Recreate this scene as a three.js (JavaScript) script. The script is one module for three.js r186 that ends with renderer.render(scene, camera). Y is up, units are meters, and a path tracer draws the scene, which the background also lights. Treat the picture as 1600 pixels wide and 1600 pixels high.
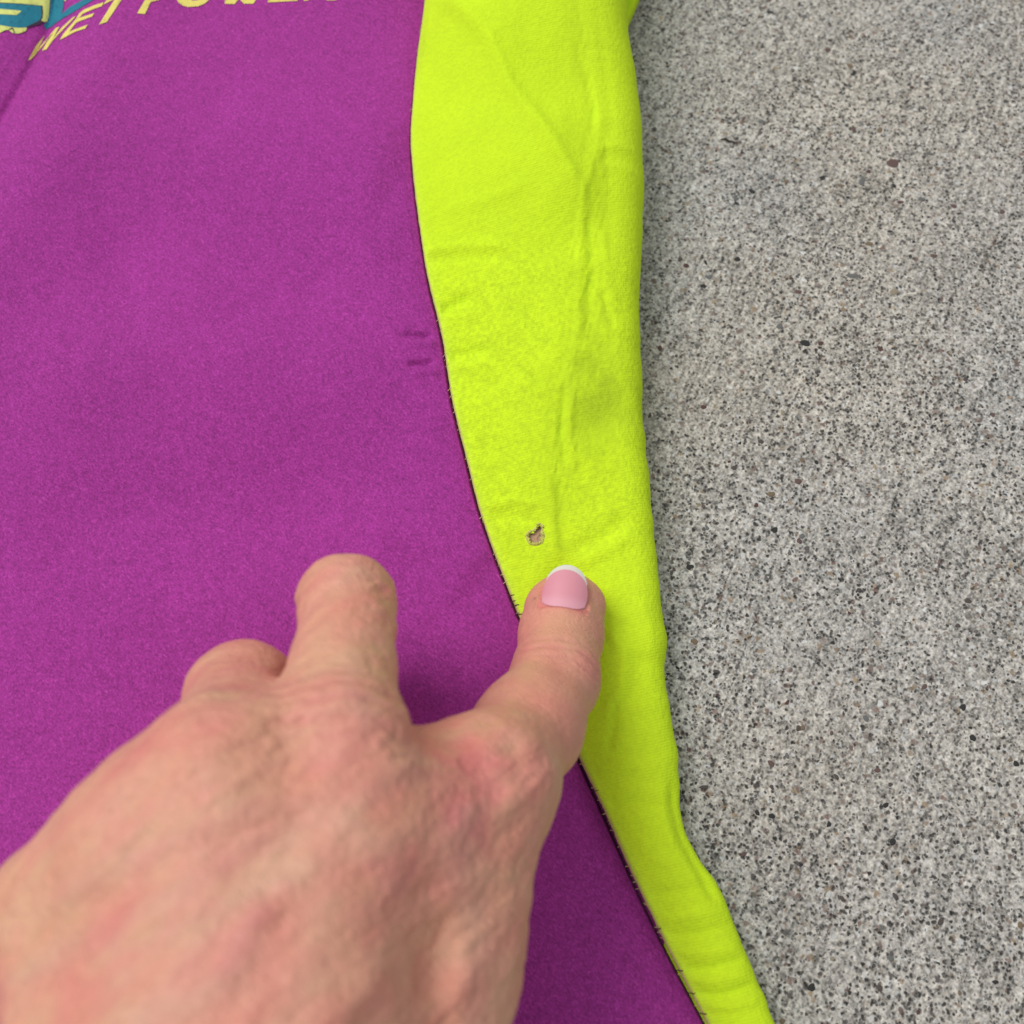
import * as THREE from 'three';
import { mergeGeometries } from 'three/addons/utils/BufferGeometryUtils.js';
import { TessellateModifier } from 'three/addons/modifiers/TessellateModifier.js';

// ---------------------------------------------------------------- camera, sky, sun, exposure
const scene = new THREE.Scene();
const FOV = 50, TILT = 20 * Math.PI / 180, DIST = 0.28, PLANE = 0.015;
const camera = new THREE.PerspectiveCamera(FOV, 1, 0.01, 50);
camera.position.set(0, PLANE + DIST * Math.cos(TILT), DIST * Math.sin(TILT));
camera.lookAt(0, PLANE, 0);
camera.updateMatrixWorld();
camera.focus = 0.283;
camera.userData.fStop = 12;
const SUN = new THREE.Vector3(-0.47, 0.82, -0.30).normalize();
{
  const W = 256, Hh = 128, d = new Float32Array(W * Hh * 4), v = new THREE.Vector3();
  for (let j = 0; j < Hh; j++) for (let i = 0; i < W; i++) {
    const th = (j + 0.5) / Hh * Math.PI - Math.PI / 2, ph = ((i + 0.5) / W - 0.5) * 2 * Math.PI;
    v.set(Math.cos(th) * Math.cos(ph), Math.sin(th), Math.cos(th) * Math.sin(ph));
    const up = Math.max(0, v.y), c = Math.max(0, v.dot(SUN));
    const L = v.y > 0 ? 0.24 + 0.20 * up + 0.42 * Math.pow(c, 4) : 0.10;     // thin overcast, brighter towards the veiled sun
    const k = (j * W + i) * 4;
    d[k] = L * 0.965; d[k + 1] = L * 0.995; d[k + 2] = L * 1.04; d[k + 3] = 1;
  }
  const sky = new THREE.DataTexture(d, W, Hh, THREE.RGBAFormat, THREE.FloatType);
  sky.mapping = THREE.EquirectangularReflectionMapping; sky.magFilter = sky.minFilter = THREE.LinearFilter; sky.needsUpdate = true;
  scene.background = sky; scene.environment = sky;
}
const sun = new THREE.DirectionalLight(new THREE.Color(1, 0.97, 0.93), 1.5);
sun.position.copy(SUN).multiplyScalar(2); sun.castShadow = true; sun.shadow.radius = 64;
Object.assign(sun.shadow.camera, { left: -0.4, right: 0.4, top: 0.4, bottom: -0.4, near: 0.5, far: 4 });
sun.shadow.mapSize.set(2048, 2048);
scene.add(sun, sun.target);
const renderer = new THREE.WebGLRenderer({ antialias: true });
renderer.toneMapping = THREE.LinearToneMapping;
renderer.toneMappingExposure = 1.2;
renderer.shadowMap.enabled = true;

// ---------------------------------------------------------------- helpers
let seed = 7;
const rnd = () => { seed = (seed + 0x6D2B79F5) | 0; let t = Math.imul(seed ^ (seed >>> 15), 1 | seed); t = (t + Math.imul(t ^ (t >>> 7), 61 | t)) ^ t; return ((t ^ (t >>> 14)) >>> 0) / 4294967296; };
const rr = (a, b) => a + (b - a) * rnd();
const clamp = (x, a = 0, b = 1) => Math.min(b, Math.max(a, x));
const sst = (a, b, x) => { const t = clamp((x - a) / (b - a)); return t * t * (3 - 2 * t); };
const mix = (a, b, t) => a + (b - a) * t;
const MM = 0.001;
const hash2 = (x, y) => { let h = Math.imul(x | 0, 374761393) + Math.imul(y | 0, 668265263); h = Math.imul(h ^ (h >>> 13), 1274126177); return ((h ^ (h >>> 16)) >>> 0) / 4294967296; };
const hash3 = (x, y, z) => hash2(x + Math.imul(z, 1013), y + Math.imul(z, 7919));
function vn2(x, y) { const i = Math.floor(x), j = Math.floor(y), f = x - i, g = y - j, u = f * f * (3 - 2 * f), v = g * g * (3 - 2 * g); return mix(mix(hash2(i, j), hash2(i + 1, j), u), mix(hash2(i, j + 1), hash2(i + 1, j + 1), u), v) * 2 - 1; }
function vn3(x, y, z) {
  const i = Math.floor(x), j = Math.floor(y), k = Math.floor(z), f = x - i, g = y - j, h = z - k, u = f * f * (3 - 2 * f), v = g * g * (3 - 2 * g), w = h * h * (3 - 2 * h);
  const L = (kk) => mix(mix(hash3(i, j, kk), hash3(i + 1, j, kk), u), mix(hash3(i, j + 1, kk), hash3(i + 1, j + 1, kk), u), v);
  return mix(L(k), L(k + 1), w) * 2 - 1;
}
const fbm2 = (x, y, n = 4) => { let s = 0, a = 0.5; for (let i = 0; i < n; i++) { s += a * vn2(x, y); x = x * 2.03 + 17.1; y = y * 2.03 + 9.7; a *= 0.5; } return s; };
// a survey of the place: frame position (on a 1600 grid) at height y (mm) -> metres, and back on the plan 15 mm above the slab
const TAN = Math.tan(FOV * Math.PI / 360);
const RX = new THREE.Vector3(), RY = new THREE.Vector3(), RZ = new THREE.Vector3(); camera.matrixWorld.extractBasis(RX, RY, RZ);
function at(px, py, h = 15) {
  const d = RZ.clone().negate().addScaledVector(RX, (px / 800 - 1) * TAN).addScaledVector(RY, (1 - py / 800) * TAN);
  return camera.position.clone().addScaledVector(d, (h * MM - camera.position.y) / d.y);
}
const tmpV = new THREE.Vector3();
function toPx(x, z, h = 15) { tmpV.set(x, h * MM, z).sub(camera.position); const w = -tmpV.dot(RZ) * TAN; return [800 * (1 + tmpV.dot(RX) / w), 800 * (1 - tmpV.dot(RY) / w)]; }
function curve(pts, hOf) {                                            // x(z) through surveyed points, smooth
  const p = pts.map(([a, b]) => { const v = at(a, b, hOf(b)); return [v.z, v.x]; });
  const m = p.map((q, i) => { const a = p[Math.max(0, i - 1)], b = p[Math.min(p.length - 1, i + 1)]; return (b[1] - a[1]) / (b[0] - a[0]); });
  return (z) => {
    if (z <= p[0][0]) return p[0][1] + m[0] * (z - p[0][0]);
    const n = p.length - 1; if (z >= p[n][0]) return p[n][1] + m[n] * (z - p[n][0]);
    let i = 0; while (z > p[i + 1][0]) i++;
    const h = p[i + 1][0] - p[i][0], t = (z - p[i][0]) / h, t2 = t * t, t3 = t2 * t;
    return (2 * t3 - 3 * t2 + 1) * p[i][1] + (t3 - 2 * t2 + t) * h * m[i] + (3 * t2 - 2 * t3) * p[i + 1][1] + (t3 - t2) * h * m[i + 1];
  };
}
function lineDist(poly, x, y) {                                  // [distance, signed side, position 0..1]
  let best = 1e9, side = 1, pos = 0, acc = 0, total = poly.total;
  if (!total) { total = 0; for (let i = 1; i < poly.length; i++) total += Math.hypot(poly[i][0] - poly[i - 1][0], poly[i][1] - poly[i - 1][1]); poly.total = total; }
  for (let i = 1; i < poly.length; i++) {
    const [ax, ay] = poly[i - 1], dx = poly[i][0] - ax, dy = poly[i][1] - ay, l2 = dx * dx + dy * dy, l = Math.sqrt(l2), t = clamp(((x - ax) * dx + (y - ay) * dy) / l2);
    const ex = x - ax - t * dx, ey = y - ay - t * dy, d = Math.hypot(ex, ey);
    if (d < best) { best = d; side = Math.sign(dx * (y - ay) - dy * (x - ax)) || 1; pos = (acc + t * l) / total; }
    acc += l;
  }
  return [best, side, pos];
}
function bbox(poly, pad) { if (!poly.box) { const xs = poly.map((p) => p[0]), ys = poly.map((p) => p[1]); poly.box = [Math.min(...xs) - pad, Math.min(...ys) - pad, Math.max(...xs) + pad, Math.max(...ys) + pad]; } return poly.box; }
function ridges(list, x, y) {
  let s = 0;
  for (const r of list) {
    const b = bbox(r.p, Math.max(r.w, r.w2 || 0) * 3); if (x < b[0] || y < b[1] || x > b[2] || y > b[3]) continue;
    const [d, side, t] = lineDist(r.p, x, y), end = r.nofade ? 1 : sst(0, 0.18, t) * sst(1, 0.82, t) * 0.9 + 0.1;
    const w = side > 0 ? r.w : (r.w2 || r.w);
    s += r.a * end * Math.exp(-(d / w) * (d / w));
  }
  return s;
}
const names = {};
const numbered = (n) => { const k = names[n] = (names[n] ?? -1) + 1; return k ? n + '_' + String(k).padStart(3, '0') : n; };
function part(name, geometry, material, parent, label) { const m = new THREE.Mesh(geometry, material); m.name = numbered(name); m.castShadow = m.receiveShadow = true; parent.add(m); if (label) m.userData.label = label; return m; }
function grid(nu, nv, fn, keep) {                                // fn(i, j) -> [x, y, z, u, v]
  const P = new Float32Array(nu * nv * 3), T = new Float32Array(nu * nv * 2), I = [];
  for (let j = 0; j < nv; j++) for (let i = 0; i < nu; i++) { const q = fn(i, j), k = j * nu + i; P[k * 3] = q[0]; P[k * 3 + 1] = q[1]; P[k * 3 + 2] = q[2]; T[k * 2] = q[3]; T[k * 2 + 1] = q[4]; }
  for (let j = 0; j < nv - 1; j++) for (let i = 0; i < nu - 1; i++) { const a = j * nu + i, b = a + 1, c = a + nu, d = c + 1; if (keep && !keep(i, j)) continue; I.push(a, c, b, b, c, d); }
  const g = new THREE.BufferGeometry();
  g.setAttribute('position', new THREE.BufferAttribute(P, 3)); g.setAttribute('uv', new THREE.BufferAttribute(T, 2)); g.setIndex(I); g.computeVertexNormals();
  return g;
}
const toByte = (x) => { x = clamp(x); return Math.round(255 * (x <= 0.0031308 ? 12.92 * x : 1.055 * Math.pow(x, 1 / 2.4) - 0.055)); };
function texture(n, fn, color, wrap = THREE.RepeatWrapping) {    // fn(i, j, out) fills linear r,g,b (or one value)
  const d = new Uint8Array(n * n * 4), o = [0, 0, 0];
  for (let j = 0; j < n; j++) for (let i = 0; i < n; i++) {
    fn(i, j, o); const k = (j * n + i) * 4;
    if (color) { d[k] = toByte(o[0]); d[k + 1] = toByte(o[1]); d[k + 2] = toByte(o[2]); } else d[k] = d[k + 1] = d[k + 2] = Math.round(255 * clamp(o[0]));
    d[k + 3] = 255;
  }
  const t = new THREE.DataTexture(d, n, n, THREE.RGBAFormat); t.wrapS = t.wrapT = wrap; t.magFilter = THREE.LinearFilter; t.minFilter = THREE.LinearMipmapLinearFilter; t.generateMipmaps = true; t.anisotropy = 8;
  if (color) t.colorSpace = THREE.SRGBColorSpace; t.needsUpdate = true; return t;
}

// ---------------------------------------------------------------- the concrete slab
const SLAB = 0.36, SN = 2048, S0X = -0.03, S0Z = -0.21;            // one texture tile spans 0.36 m from (S0X, S0Z)
const slabCol = new Float32Array(SN * SN * 3), slabH = new Float32Array(SN * SN);
{
  for (let j = 0; j < SN; j++) for (let i = 0; i < SN; i++) {
    const x = i / SN * 360, y = j / SN * 360;                     // mm
    const big = vn2(x / 26, y / 26) * 0.5 + vn2(x / 9 + 40, y / 9) * 0.5, f = vn2(x * 1.25, y * 1.25), f2 = vn2(x * 2.9 + 5, y * 2.9), warm = vn2(x / 34 + 9, y / 34 + 3) * 0.5 + 0.5;
    const f3 = vn2(x * 1.9 + 60, y * 1.9 + 21), al = -0.434 * x + 0.9 * y, ac = 0.9 * x + 0.434 * y, f4 = vn2(al * 0.22, ac * 1.7), b = 0.375 * (1 + 0.17 * big + 0.33 * f + 0.33 * f2 + 0.32 * f3 + 0.20 * f4), k = (j * SN + i);
    slabCol[k * 3] = b * (1.02 + 0.05 * warm); slabCol[k * 3 + 1] = b * 0.985; slabCol[k * 3 + 2] = b * (0.915 - 0.07 * warm);
    slabH[k] = 0.6 + 0.10 * f + 0.08 * f2 + 0.05 * big;
  }
  const blob = (cx, cy, r, asp, ang, col, op, dh, soft = 0.35) => {        // cx, cy, r in texels
    const R = Math.ceil(r * 1.5), ca = Math.cos(ang), sa = Math.sin(ang), p1 = rr(0, 6.3), p2 = rr(0, 6.3), a1 = rr(0.08, 0.28), a2 = rr(0.05, 0.2);
    for (let j = -R; j <= R; j++) for (let i = -R; i <= R; i++) {
      const u = (i * ca + j * sa), v = (-i * sa + j * ca) / asp, th = Math.atan2(v, u), q = Math.hypot(u, v) / (r * (1 + a1 * Math.sin(2 * th + p1) + a2 * Math.sin(3 * th + p2)));
      if (q > 1) continue;
      const w = op * sst(1, 1 - soft, q), X = (Math.round(cx) + i + SN * 2) % SN, Y = (Math.round(cy) + j + SN * 2) % SN, k = Y * SN + X;
      for (let c = 0; c < 3; c++) slabCol[k * 3 + c] = mix(slabCol[k * 3 + c], col[c], w);
      slabH[k] += dh * w;
    }
  };
  const PX = SN / 360;                                           // texels per mm
  const tones = [[0.50, 0.50, 0.49], [0.55, 0.55, 0.54], [0.30, 0.295, 0.28], [0.24, 0.225, 0.21], [0.34, 0.29, 0.23], [0.18, 0.145, 0.12], [0.40, 0.35, 0.28], [0.26, 0.19, 0.15], [0.47, 0.48, 0.48]];
  for (let n = 0; n < 72000; n++) { const t = tones[Math.floor(rnd() * tones.length)], s = rr(0.85, 1.15); blob(rnd() * SN, rnd() * SN, PX * (0.24 + 0.46 * Math.pow(rnd(), 2.0)), rr(0.55, 1), rr(0, 6.3), t.map((c) => c * s), rr(0.35, 0.85), rr(-0.1, 0.15)); }
  for (let n = 0; n < 9000; n++) { const t = [[0.20, 0.13, 0.11], [0.15, 0.14, 0.13], [0.30, 0.22, 0.14], [0.25, 0.24, 0.22], [0.10, 0.09, 0.085], [0.24, 0.17, 0.14], [0.52, 0.52, 0.5]][Math.floor(rnd() * 7)], s = rr(0.8, 1.3); blob(rnd() * SN, rnd() * SN, PX * rr(0.45, 0.95), rr(0.5, 1), rr(0, 6.3), t.map((c) => c * s), rr(0.55, 0.95), 0.05, 0.25); }
  for (let n = 0; n < 100000; n++) {                               // pin holes, thicker in patches
    const x = rnd() * SN, y = rnd() * SN; if (rnd() > 0.62 + 0.5 * vn2(x / 140, y / 140)) continue;
    const g = rr(0.035, 0.11); blob(x, y, PX * (0.18 + 0.38 * Math.pow(rnd(), 1.8)), rr(0.5, 1), rr(0, 6.3), [g * 1.08, g, g * 0.92], rr(0.6, 1), -0.5);
  }
  for (let n = 0; n < 1300; n++) blob(rnd() * SN, rnd() * SN, PX * rr(0.14, 0.32), rr(0.5, 1), rr(0, 6.3), [0.82, 0.82, 0.80], 0.9, 0.2);
  for (let n = 0; n < 110; n++) {                                  // drag marks of the broom, down to the left
    let x = rnd() * SN, y = rnd() * SN; const L = PX * rr(8, 34), a = 2.02 + rr(-0.08, 0.08);
    for (let t = 0; t < L; t += rr(1.2, 4)) if (vn2(t / 28 + n * 7, n) > -0.25) blob(x + Math.cos(a) * t + rr(-1, 1), y + Math.sin(a) * t, rr(1.1, 2.4), 0.7, a, [0.12, 0.11, 0.10], rr(0.35, 0.8), -0.3);
  }
}
{ let m = 0; for (let k = 0; k < SN * SN; k++) m += slabCol[k * 3 + 1]; m /= SN * SN; for (let k = 0; k < SN * SN; k++) { const g = slabCol[k * 3 + 1], q = Math.max(0.03, g) / m, t = Math.pow(q, q < 1 ? 1.36 : 1.12) / q; for (let c = 0; c < 3; c++) slabCol[k * 3 + c] = Math.min(0.85, slabCol[k * 3 + c] * t); } }
const flip = (j) => j;                                            // row 0 of a DataTexture is v = 0
const slabMap = texture(SN, (i, j, o) => { const k = (flip(j) * SN + i) * 3; o[0] = slabCol[k]; o[1] = slabCol[k + 1]; o[2] = slabCol[k + 2]; }, true, THREE.MirroredRepeatWrapping);
const slabBump = texture(SN, (i, j, o) => { o[0] = slabH[flip(j) * SN + i]; }, false, THREE.MirroredRepeatWrapping);
const slab = new THREE.Group(); slab.name = 'pavement'; slab.userData = { kind: 'structure', label: 'rough grey speckled concrete pavement under the suit' }; scene.add(slab);
const slabMat = new THREE.MeshStandardMaterial({ map: slabMap, bumpMap: slabBump, bumpScale: 0.0010, roughness: 0.93, name: 'concrete' });
{
  const n = 120, E = 1.4, g = grid(n, n, (i, j) => { const x = (i / (n - 1) - 0.5) * 2 * E, z = (j / (n - 1) - 0.5) * 2 * E; return [x, 0, z, (x - S0X) / SLAB, (z - S0Z) / SLAB]; });
  part('concrete', g, slabMat, slab);
}
{ // stones of the aggregate that show in the worn surface
  const mats = [[0.115, 0.070, 0.062], [0.022, 0.022, 0.021], [0.13, 0.13, 0.125], [0.17, 0.12, 0.075], [0.075, 0.06, 0.052], [0.27, 0.225, 0.16], [0.50, 0.50, 0.48], [0.085, 0.04, 0.035]].map((c) => new THREE.MeshStandardMaterial({ color: new THREE.Color().setRGB(...c), roughness: 0.8, name: 'stone' }));
  const shapes = Array.from({ length: 9 }, (_, k) => {
    const N = 14, P = [0, 0.11, 0], I = [], a1 = rr(0.04, 0.16), a2 = rr(0.04, 0.13), a3 = rr(0.03, 0.10), p1 = rr(0, 6), p2 = rr(0, 6), p3 = rr(0, 6);
    for (const [f, y] of [[0.62, 0.085], [0.93, 0.04], [1, -0.12]]) for (let i = 0; i < N; i++) { const th = i / N * 6.2832, r = f * (1 + a1 * Math.sin(2 * th + p1) + a2 * Math.sin(3 * th + p2) + a3 * Math.sin(5 * th + p3)); P.push(Math.cos(th) * r, y + 0.02 * Math.sin(th * 3 + k), Math.sin(th) * r); }
    for (let i = 0; i < N; i++) { const j = (i + 1) % N; I.push(0, 1 + j, 1 + i); for (let q = 0; q < 2; q++) { const a = 1 + q * N + i, b = 1 + q * N + j; I.push(a, b, a + N, b, b + N, a + N); } }
    const g = new THREE.BufferGeometry(); g.setAttribute('position', new THREE.Float32BufferAttribute(P, 3)); g.setIndex(I); g.computeVertexNormals(); return g;
  });
  const put = (px, py, rx, rz, turn, m) => { const p = at(px, py, 0), s = part('aggregate_stone', shapes[Math.floor(rnd() * 9)], mats[m], slab); s.position.set(p.x, 0.00004, p.z); s.rotation.y = turn; s.scale.set(rx / 5.9 * MM, 0.0011, rz / 5.9 * MM); };
  for (const a of [[1395, 255, 11.5, 10, 0.4, 0], [1285, 278, 5.5, 5, 0, 1], [1258, 536, 9.5, 6, -0.35, 1], [1282, 537, 4.5, 4, 0, 7], [1347, 283, 10, 5.5, 1.1, 2], [1357, 268, 4.5, 4, 0, 7], [1314, 290, 7, 3, 0, 3], [1205, 277, 7, 5.5, 0.7, 2], [1190, 190, 8, 4, -0.2, 2],
    [1334, 202, 6.5, 3.5, 0.9, 0], [1375, 203, 7, 4.5, 1.3, 3], [1334, 115, 6.5, 4, 0.7, 1], [1328, 103, 7, 5, -0.8, 3], [1297, 63, 5, 4, 0, 4], [1257, 26, 6, 5, 0.7, 2], [1293, 78, 6, 5, 1.2, 0], [1203, 19, 6.5, 4, -0.4, 1], [1152, 405, 6, 4.5, 0, 1], [1108, 433, 6, 4.5, 0, 2],
    [1099, 447, 6, 4, 0, 1], [1072, 415, 5, 4.5, 0, 7], [1218, 510, 6, 5, 0, 2], [1247, 456, 6.5, 4, 0, 0], [1358, 381, 8, 4, -0.1, 3], [1331, 431, 11, 4.5, -0.15, 2], [1298, 300, 3.5, 3, 0, 5], [1175, 299, 7, 4, -0.7, 1], [1150, 310, 6, 4, -0.5, 2], [1397, 456, 8, 6, 0.3, 5],
    [1459, 400, 6, 4.5, 0, 0], [1440, 311, 6, 4, 0, 2], [1490, 322, 6, 4.5, -0.5, 0], [1407, 316, 6, 3.5, 0, 7], [1566, 331, 5.5, 4.5, 0, 0], [1210, 828, 6, 5, 0, 1], [1147, 731, 5, 4, 0, 4], [1247, 752, 6, 5, 0, 0], [1205, 772, 6, 5, 0, 3], [1253, 838, 5, 4, 0.4, 2], [1078, 886, 6, 5, 0, 1], [1099, 636, 5, 4, 0, 7],
    [1189, 690, 5, 4, 0, 4], [1100, 1230, 7, 3, 0, 4], [1206, 1275, 5, 4, 0, 1], [1205, 1193, 6, 4, -0.9, 0], [1268, 1543, 6, 5, 0.3, 1], [1520, 1153, 5, 5, 0, 1], [1505, 1105, 6, 4, 0.9, 1], [1248, 1138, 5, 4, 0, 4], [1470, 1440, 6, 4, 1, 4], [1384, 1258, 5, 3.5, 0.6, 1]]) put(...a);
  for (let n = 0; n < 190; n++) { const px = rr(1010, 1620), py = rr(-30, 1630), r = 2.8 + 2.6 * Math.pow(rnd(), 1.6); put(px, py, r, r * rr(0.5, 0.95), rr(0, 6.3), [0, 1, 2, 3, 4, 4, 5, 6, 7, 2, 1, 4][Math.floor(rnd() * 12)]); }
}

// ---------------------------------------------------------------- the wetsuit
const ladder = (pts) => (v) => { if (v <= pts[0][0]) return pts[0][1]; for (let i = 1; i < pts.length; i++) if (v <= pts[i][0]) return mix(pts[i - 1][1], pts[i][1], sst(pts[i - 1][0], pts[i][0], v)); return pts[pts.length - 1][1]; };
const lift = ladder([[-250, 9], [0, 17], [260, 20.5], [520, 18.5], [900, 13], [1250, 9.5], [1600, 8]]);   // mm of the front over the slab, along py
const bulge = ladder([[-200, 40], [0, 23], [230, 9], [420, 4.6], [600, 3.4], [900, 2.6], [1050, 3], [1200, 3.6], [1400, 3.6], [1600, 3.4]]);   // mm that the side panel stands above the seam
const seamX = curve([[672, -160], [667, -60], [663, 0], [652, 80], [644, 160], [641, 210], [645, 270], [655, 350], [668, 430], [690, 520], [706, 620], [728, 710], [748, 790], [768, 850], [795, 920], [812, 962], [858, 1070], [905, 1180], [945, 1265], [985, 1355], [1025, 1440], [1060, 1510], [1105, 1595], [1150, 1680], [1200, 1770]], lift);
const edgeX = curve([[985, -160], [979, -70], [981, 0], [986, 50], [996, 120], [1003, 180], [1007, 260], [1004, 360], [1000, 460], [1003, 560], [1006, 640], [1012, 720], [1022, 830], [1031, 920], [1042, 1000], [1039, 1045], [1046, 1100], [1060, 1180], [1062, 1225], [1066, 1280], [1086, 1330], [1120, 1380], [1150, 1450], [1180, 1520], [1212, 1600], [1250, 1690], [1290, 1780]], (py) => (lift(py) + bulge(py)) * 0.6);
const Z0 = -0.26, Z1 = 0.26;
const zAt = (py) => at(800, py).z;
const gapOf = ladder([[0, 0.16], [380, 0.22], [520, 0.42], [700, 0.45], [900, 0.42], [1200, 0.4], [1400, 0.5], [1600, 0.5]]);
const ends = (x, z) => sst(Z0, Z0 + 0.03, z) * sst(Z1, Z1 - 0.03, z) * sst(-0.36, -0.32, x);
const purpleFolds = [
  { p: [[95, -60], [69, 40], [45, 100], [20, 150], [2, 186], [-60, 290], [-150, 450]], a: -1.9, w: 34, w2: 60, nofade: true },
  { p: [[95, -60], [69, 40], [45, 100], [20, 150], [2, 186], [-60, 290], [-150, 450]], a: -0.7, w: 6, w2: 9, nofade: true },
  { p: [[220, -20], [150, 130], [70, 270], [0, 400], [-100, 560]], a: 1.6, w: 90, nofade: true },
  { p: [[120, 420], [330, 370], [560, 470]], a: -1.3, w: 85 }, { p: [[0, 650], [250, 560], [640, 640]], a: 1.2, w: 90 },
  { p: [[20, 850], [300, 800], [600, 760]], a: -0.9, w: 90 }, { p: [[350, 160], [500, 240], [630, 300]], a: 0.9, w: 80 },
  { p: [[630, 530], [650, 533], [676, 529]], a: -0.65, w: 4.5 }, { p: [[630, 541], [655, 544], [684, 541]], a: 0.1 + 0.2, w: 7 },
  { p: [[637, 576], [655, 574], [680, 570]], a: -0.65, w: 4.2 }, { p: [[640, 587], [665, 585], [690, 581]], a: 0.1 + 0.2, w: 7 },
  { p: [[560, 820], [680, 840], [760, 900]], a: 0.8, w: 60 },
];
function purpleBase(x, z) {                                       // mm
  const [px, py] = toPx(x, z);
  let h = lift(py) + 1.1 * vn2(x * 26 + 3, z * 26 + 8) + 0.35 * vn2(x * 70, z * 70);
  h += 2.0 * ridges(purpleFolds, px, py);
  return h;
}
function purpleH(x, z) {
  const d = (seamX(z) - x) * 1000, py = toPx(x, z)[1], g = gapOf(py);
  let h = purpleBase(x, z);
  h -= 3.4 * sst(1100, 1260, py) * Math.exp(-Math.pow(Math.max(0, d) / 24, 2));
  h -= 1.5 * Math.exp(-Math.pow(Math.max(0, d) / 9, 2)) + 0.7 * Math.exp(-Math.pow(Math.max(0, d) / 2.5, 2));
  h -= (py < 450 ? 0.8 : mix(0.8, 1.3, sst(450, 600, py))) * sst(g + 0.35, g * 0.5, d);
  return h * ends(x, z);
}
const seamTop = (z) => { const x = seamX(z); return lift(toPx(x, z)[1]) + 1.1 * vn2(x * 26 + 3, z * 26 + 8) - 0.35; };
const rollR = ladder([[-200, 22], [0, 17], [400, 10], [800, 8.5], [1100, 8], [1350, 7], [1600, 6.5]]);
const yellowFolds = [
  { p: [[665, 0], [720, 70], [765, 125], [795, 190], [845, 255], [875, 300], [905, 345], [930, 390]], a: 1.9, w: 80, w2: 48, }, { p: [[665, 0], [720, 70], [765, 125], [795, 190], [845, 255], [875, 300], [905, 345], [930, 390]], a: 0.95, w: 13 },
  { p: [[905, 30], [925, 150], [937, 255], [908, 345], [903, 500], [895, 600]], a: 0.28, w: 8 }, { p: [[915, 60], [938, 160], [950, 240], [930, 300]], a: -0.25, w: 8 },
  { p: [[890, 120], [918, 190], [925, 260]], a: -0.25, w: 7 }, { p: [[918, 350], [922, 450], [916, 560]], a: -0.35, w: 7 },
  { p: [[938, 380], [945, 450], [960, 520]], a: 0.35, w: 6 }, { p: [[935, 470], [950, 510], [958, 560]], a: -0.35, w: 4 },
  { p: [[882, 600], [876, 680], [885, 745]], a: -0.42, w: 6 }, { p: [[893, 610], [890, 690], [900, 760]], a: 0.3, w: 6 },
  { p: [[852, 735], [862, 790], [866, 850], [876, 885]], a: 0.25, w: 8 }, { p: [[866, 735], [876, 775], [874, 815], [884, 860]], a: -0.28, w: 8 },
  { p: [[850, 690], [880, 700], [915, 735]], a: 0.25, w: 8 }, { p: [[900, 690], [950, 660], [1000, 640]], a: -0.5, w: 26 }, { p: [[905, 560], [940, 610], [985, 640]], a: -0.45, w: 30 },
  { p: [[655, 407], [720, 404], [800, 410]], a: 0.35, w: 7 }, { p: [[655, 420], [720, 420], [790, 424]], a: -0.28, w: 8 },
  { p: [[686, 497], [715, 486], [740, 478]], a: -0.8, w: 9 }, { p: [[690, 512], [725, 508], [760, 506]], a: 0.2, w: 9 }, { p: [[702, 564], [730, 562], [765, 558]], a: -0.6, w: 9 }, { p: [[705, 580], [740, 582], [770, 582]], a: 0.2, w: 9 },
  { p: [[928, 275], [965, 268], [1003, 268]], a: 0.35, w: 6 }, { p: [[928, 290], [965, 288], [1003, 284]], a: -0.25, w: 8 },
  { p: [[690, 350], [760, 345], [830, 325]], a: 0.25, w: 10 }, { p: [[834, 600], [842, 612]], a: -0.3, w: 6, nofade: true }, { p: [[826, 612], [842, 616]], a: 0.2, w: 4, nofade: true },
  { p: [[880, 893], [935, 868], [1000, 828]], a: 0.35, w: 12 }, { p: [[890, 860], [940, 842], [985, 806]], a: -0.4, w: 12 },
  { p: [[755, 790], [800, 784], [850, 790]], a: 0.25, w: 6 }, { p: [[760, 806], [800, 806], [840, 812]], a: -0.3, w: 10 },
  { p: [[945, 975], [975, 1020], [970, 1075], [940, 1120]], a: 0.4, w: 9 }, { p: [[965, 960], [998, 1010], [1000, 1060], [975, 1120]], a: -0.35, w: 12 }, { p: [[1000, 930], [1018, 980], [1022, 1030]], a: 0.3, w: 10 },
  { p: [[960, 1080], [962, 1130], [950, 1180]], a: -0.3, w: 8 }, { p: [[1010, 1030], [1042, 1042]], a: -0.7, w: 14, nofade: true },
  { p: [[1052, 1200], [1056, 1260], [1070, 1310], [1100, 1365], [1130, 1425]], a: -1.5, w: 8, w2: 12 }, { p: [[1035, 1220], [1040, 1275], [1058, 1330]], a: 0.5, w: 10 },
  { p: [[925, 1200], [985, 1195], [1040, 1200]], a: 0.25, w: 12 }, { p: [[945, 1255], [1000, 1252], [1045, 1262]], a: -0.3, w: 10 },
  { p: [[1010, 1400], [1070, 1392], [1125, 1380]], a: -0.3, w: 10 }, { p: [[1030, 1440], [1090, 1430], [1145, 1418]], a: 0.3, w: 9 }, { p: [[1040, 1462], [1100, 1458], [1160, 1440]], a: -0.4, w: 8 },
  { p: [[1060, 1492], [1110, 1492], [1170, 1478]], a: 0.35, w: 9 }, { p: [[1068, 1516], [1120, 1514], [1176, 1496]], a: -0.45, w: 7 }, { p: [[1080, 1536], [1130, 1535], [1185, 1518]], a: 0.3, w: 8 },
  { p: [[1085, 1556], [1140, 1556], [1195, 1536]], a: -0.55, w: 6 }, { p: [[1095, 1574], [1145, 1578], [1200, 1562]], a: 0.35, w: 7 },
  { p: [[885, 905], [885, 960]], a: -1.5, w: 34, nofade: true },
];
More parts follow.
